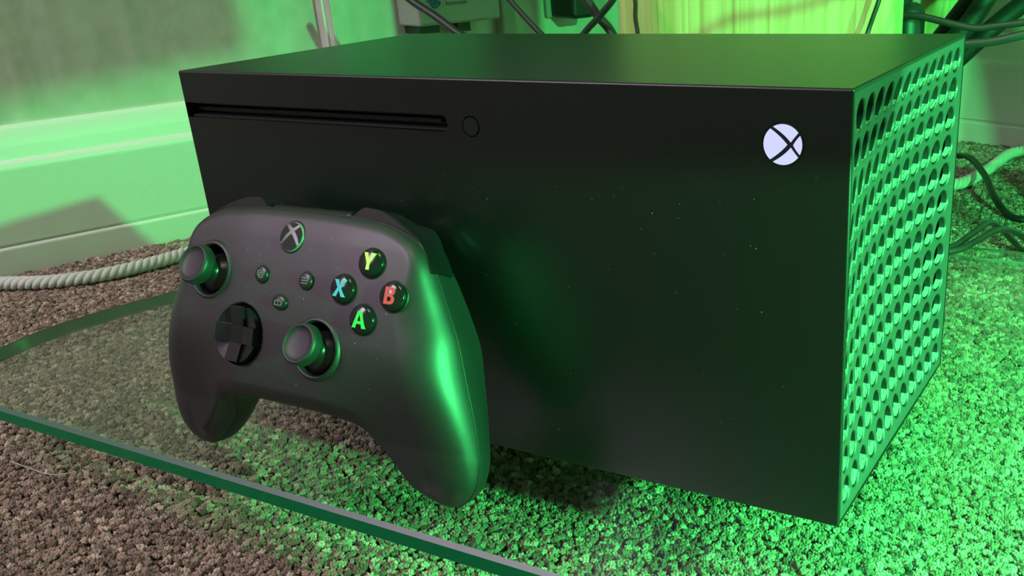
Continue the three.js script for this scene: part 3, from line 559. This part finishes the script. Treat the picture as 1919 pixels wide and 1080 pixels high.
// tangle of heavy black leads hanging at the right
cable('upper heavy black lead in the tangle at the right', [[0.29, 0.20, -0.52], [0.25, 0.15, -0.50], [0.235, 0.126, -0.50], [0.213, 0.10, -0.50], [0.155, 0.02, -0.50], [0.11, -0.05, -0.50]], 0.0075);
cable('middle heavy black lead in the tangle at the right', [[0.262, 0.21, -0.54], [0.240, 0.155, -0.52], [0.2215, 0.128, -0.522], [0.193, 0.09, -0.524], [0.125, 0.0, -0.53], [0.09, -0.045, -0.53]], 0.0075);
cable('lower heavy black lead in the tangle at the right', [[0.335, 0.19, -0.56], [0.285, 0.150, -0.545], [0.254, 0.126, -0.545], [0.226, 0.10, -0.545], [0.150, 0.02, -0.56], [0.10, -0.045, -0.565]], 0.0075);
// pine batten behind the leads
{
  const g = box(-0.0165, 0.0165, 0, 0.55, -0.012, 0, 0.001, 2), uv = g.attributes.uv, p = g.attributes.position; for (let i = 0; i < p.count; i++) uv.setXY(i, p.getX(i) / 0.21 + 0.3, p.getY(i) / 0.35);
  const b = tag(mesh('pine_batten', g, M.pine), 'narrow pine batten leaning right of the wide board', 'batten'); b.position.set(0.166, 0.001, -0.605); b.rotation.z = -0.11;
}
{
  const t = thing('power_adapter', 'black power adapter with a rounded end beside the pine board', 'adapter', [0.188, 0.148 - 0.02 + BASE, -0.48]);
  mesh('adapter_body', [box(-0.022, 0.016, -0.10, 0.012, -0.014, 0.014, 0.010, 4)], M.black, t);
}
// stray fibres on the carpet
for (const [label, pts] of [['pale curved fibre on the carpet below the vent corner', [[0.2959, -0.0535, -0.0841], [0.3032, -0.0532, -0.0816], [0.3097, -0.0535, -0.0735], [0.3127, -0.0535, -0.0652]]], ['pale fibre on the carpet in front of the left glass edge', [[-0.149, -0.0535, 0.0457], [-0.1286, -0.0532, 0.0461], [-0.1117, -0.0535, 0.0447], [-0.1043, -0.0535, 0.0389]]]])
  tag(mesh('fibre', tube(pts.map(p => [p[0], p[1] + BASE, p[2]]), 0.00022, 40, 6), M.cord), label, 'fibre');
// braided white cord along the floor
{
  const ctrl = [[-0.62, 0.0105, 0.02], [-0.52, 0.0105, -0.105], [-0.470, 0.0105, -0.134], [-0.4294, 0.0105, -0.1553], [-0.4026, 0.0105, -0.186], [-0.389, 0.0105, -0.2286], [-0.386, 0.0105, -0.256], [-0.36, 0.0105, -0.36], [-0.25, 0.0105, -0.54], [-0.05, 0.0105, -0.68], [0.12, 0.0105, -0.655], [0.1914, 0.0105, -0.708], [0.2072, 0.0105, -0.781], [0.2257, 0.0105, -0.880], [0.30, 0.0105, -0.86], [0.5, 0.0105, -0.80]];
  const curve = new THREE.CatmullRomCurve3(ctrl.map(p => V3(...p)), false, 'centripetal'), n = 1500, len = curve.getLength(), strands = [];
  const fr = curve.computeFrenetFrames(n, false), P = curve.getSpacedPoints(n);
  for (let s = 0; s < 3; s++) {
    const pts = P.map((p, i) => { const a = i / n * len / 0.019 * 2 * Math.PI + s * 2.0944, r = 0.0030, up = V3(0, 1, 0), T = fr.tangents[i], side = V3().crossVectors(T, up).normalize(); return p.clone().addScaledVector(side, r * Math.cos(a)).addScaledVector(up, r * Math.sin(a)); });
    strands.push(new THREE.TubeGeometry(new THREE.CatmullRomCurve3(pts), n, 0.0031, 7));
  }
  tag(mesh('braided_cord', strands, M.cord), 'white braided cord lying on the carpet along the skirting', 'cord');
}

/* ------------------------------------------------------------------ outside the frame: the lamp and the blockers added to shape the light */
for (const [i, [lampAt]] of lamps.entries()) {
  const t = thing('green_lamp', ['tall green globe lamp on a thin black stand', 'low green globe lamp beside the glass shelf', 'green bulb on an arm above the vent'][i], 'lamp', [lampAt.x, 0, lampAt.z]);
  mesh('lamp_bulb', new THREE.SphereGeometry(0.016, 32, 20).translate(0, lampAt.y, 0), std(0.1, 0.5, 0.2, 0.5, { emissive: GREEN, emissiveIntensity: 3 }), t);
  if (i === 2) { mesh('arm', [box(-0.005, 0.005, lampAt.y + 0.018, lampAt.y + 0.026, -0.268, 0.004), new THREE.CylinderGeometry(0.007, 0.010, 0.014, 20).translate(0, lampAt.y + 0.017, 0)], M.black, t); mesh('shade', box(-0.05, 0.05, lampAt.y - 0.043, lampAt.y + 0.018, -0.038, -0.034), M.black, t); continue; }  // plate added behind this bulb to keep its light off the rear carpet
  mesh('stand', [new THREE.CylinderGeometry(0.006, 0.006, lampAt.y - 0.045, 16).translate(0, (lampAt.y - 0.045) / 2 + 0.012, 0), new THREE.CylinderGeometry(0.014, 0.010, 0.016, 20).translate(0, lampAt.y - 0.038, 0)], M.black, t);
  mesh('base', new THREE.CylinderGeometry(0.07, 0.075, 0.014, 32).translate(0, 0.0075, 0), M.black, t);
}
{
  const t = thing('wall_shade_blocker', 'small black box added to throw shade on the left wall', 'wall_shade_blocker');
  mesh('blocker_box', box(0.36, 0.402, 0.368, 0.56, -0.132, 0.03, 0.004), M.black, t);  // unseen block added to throw the shade on the upper left wall
  mesh('arm', box(0.374, 0.388, 0.5605, 0.572, -0.319, 0.0), M.black, t);
}
{
  const card = (x, y0, y1, z0, z1, label, wing) => { const t = thing('added_light_screen', label, 'board'); mesh('panel', [box(x - 0.003, x + 0.003, y0, y1, z0, z1, 0.001), ...(wing ? [box(x - 0.003, x + 0.003, ...wing, z0 - 0.085, z0, 0), box(x - 0.003, x + 0.003, y0, 0.162, z0 - 0.0105, z0, 0)] : [])], M.black, t); mesh('stem', new THREE.CylinderGeometry(0.005, 0.005, y0 + 0.01, 12).translate(x + 0.002, (y0 + 0.01) / 2 + 0.0005, z1 - 0.012), M.black, t); mesh('base', new THREE.CylinderGeometry(0.03, 0.032, 0.01, 24).translate(x + 0.002, 0.0055, z1 - 0.012), M.black, t); };  // boards added to keep green light off the front left carpet
  card(0.65, 0.33, 0.57, 0.004, 0.30, 'added tall black board on a stem shading the high green lamp');
  card(0.43, 0.06, 0.32, 0.0965, 0.26, 'added low black board on a stem shading the low green lamp', [0.192, 0.32]);
}
{
  const b = tag(mesh('added_floor_blocker', box(0.385, 0.48, 0.0005, 0.20, -0.47, -0.41, 0.004), M.black), 'black box added to shade the carpet behind the glass shelf', 'light blocker');  // unseen box added to shade the carpet behind the shelf
  const tv = thing('added_television', 'black TV shape added above the console to shade the back wall', 'added_television');
  mesh('screen_case', box(-0.40, 0.66, 0.375, 1.13, -0.355, -0.32, 0.004), M.black, tv);  // unseen slab added to keep the window light off the back wall
  mesh('screen', box(-0.39, 0.65, 0.39, 1.12, -0.3201, -0.319), M.padGloss, tv);
  mesh('bracket', box(0.06, 0.17, 0.56, 0.66, -0.3602, -0.3545), M.black, tv);
  tag(mesh('added_shadow_bar', new THREE.CylinderGeometry(0.011, 0.011, 0.60, 20).applyMatrix4(new THREE.Matrix4().compose(V3(0.489, 0.300, -0.475), new THREE.Quaternion().setFromUnitVectors(V3(0, 1, 0), V3(-0.018, 0.0635, -0.0075).normalize()), V3(1, 1, 1))), M.black), 'slanted black bar added to cast the shadow on the back skirting', 'shadow bar');  // unseen bar added to cast the slanted shadow on the back skirting
}
scene.traverse(o => { if (o.isMesh) { o.castShadow = true; o.receiveShadow = true; } });
renderer.render(scene, camera);
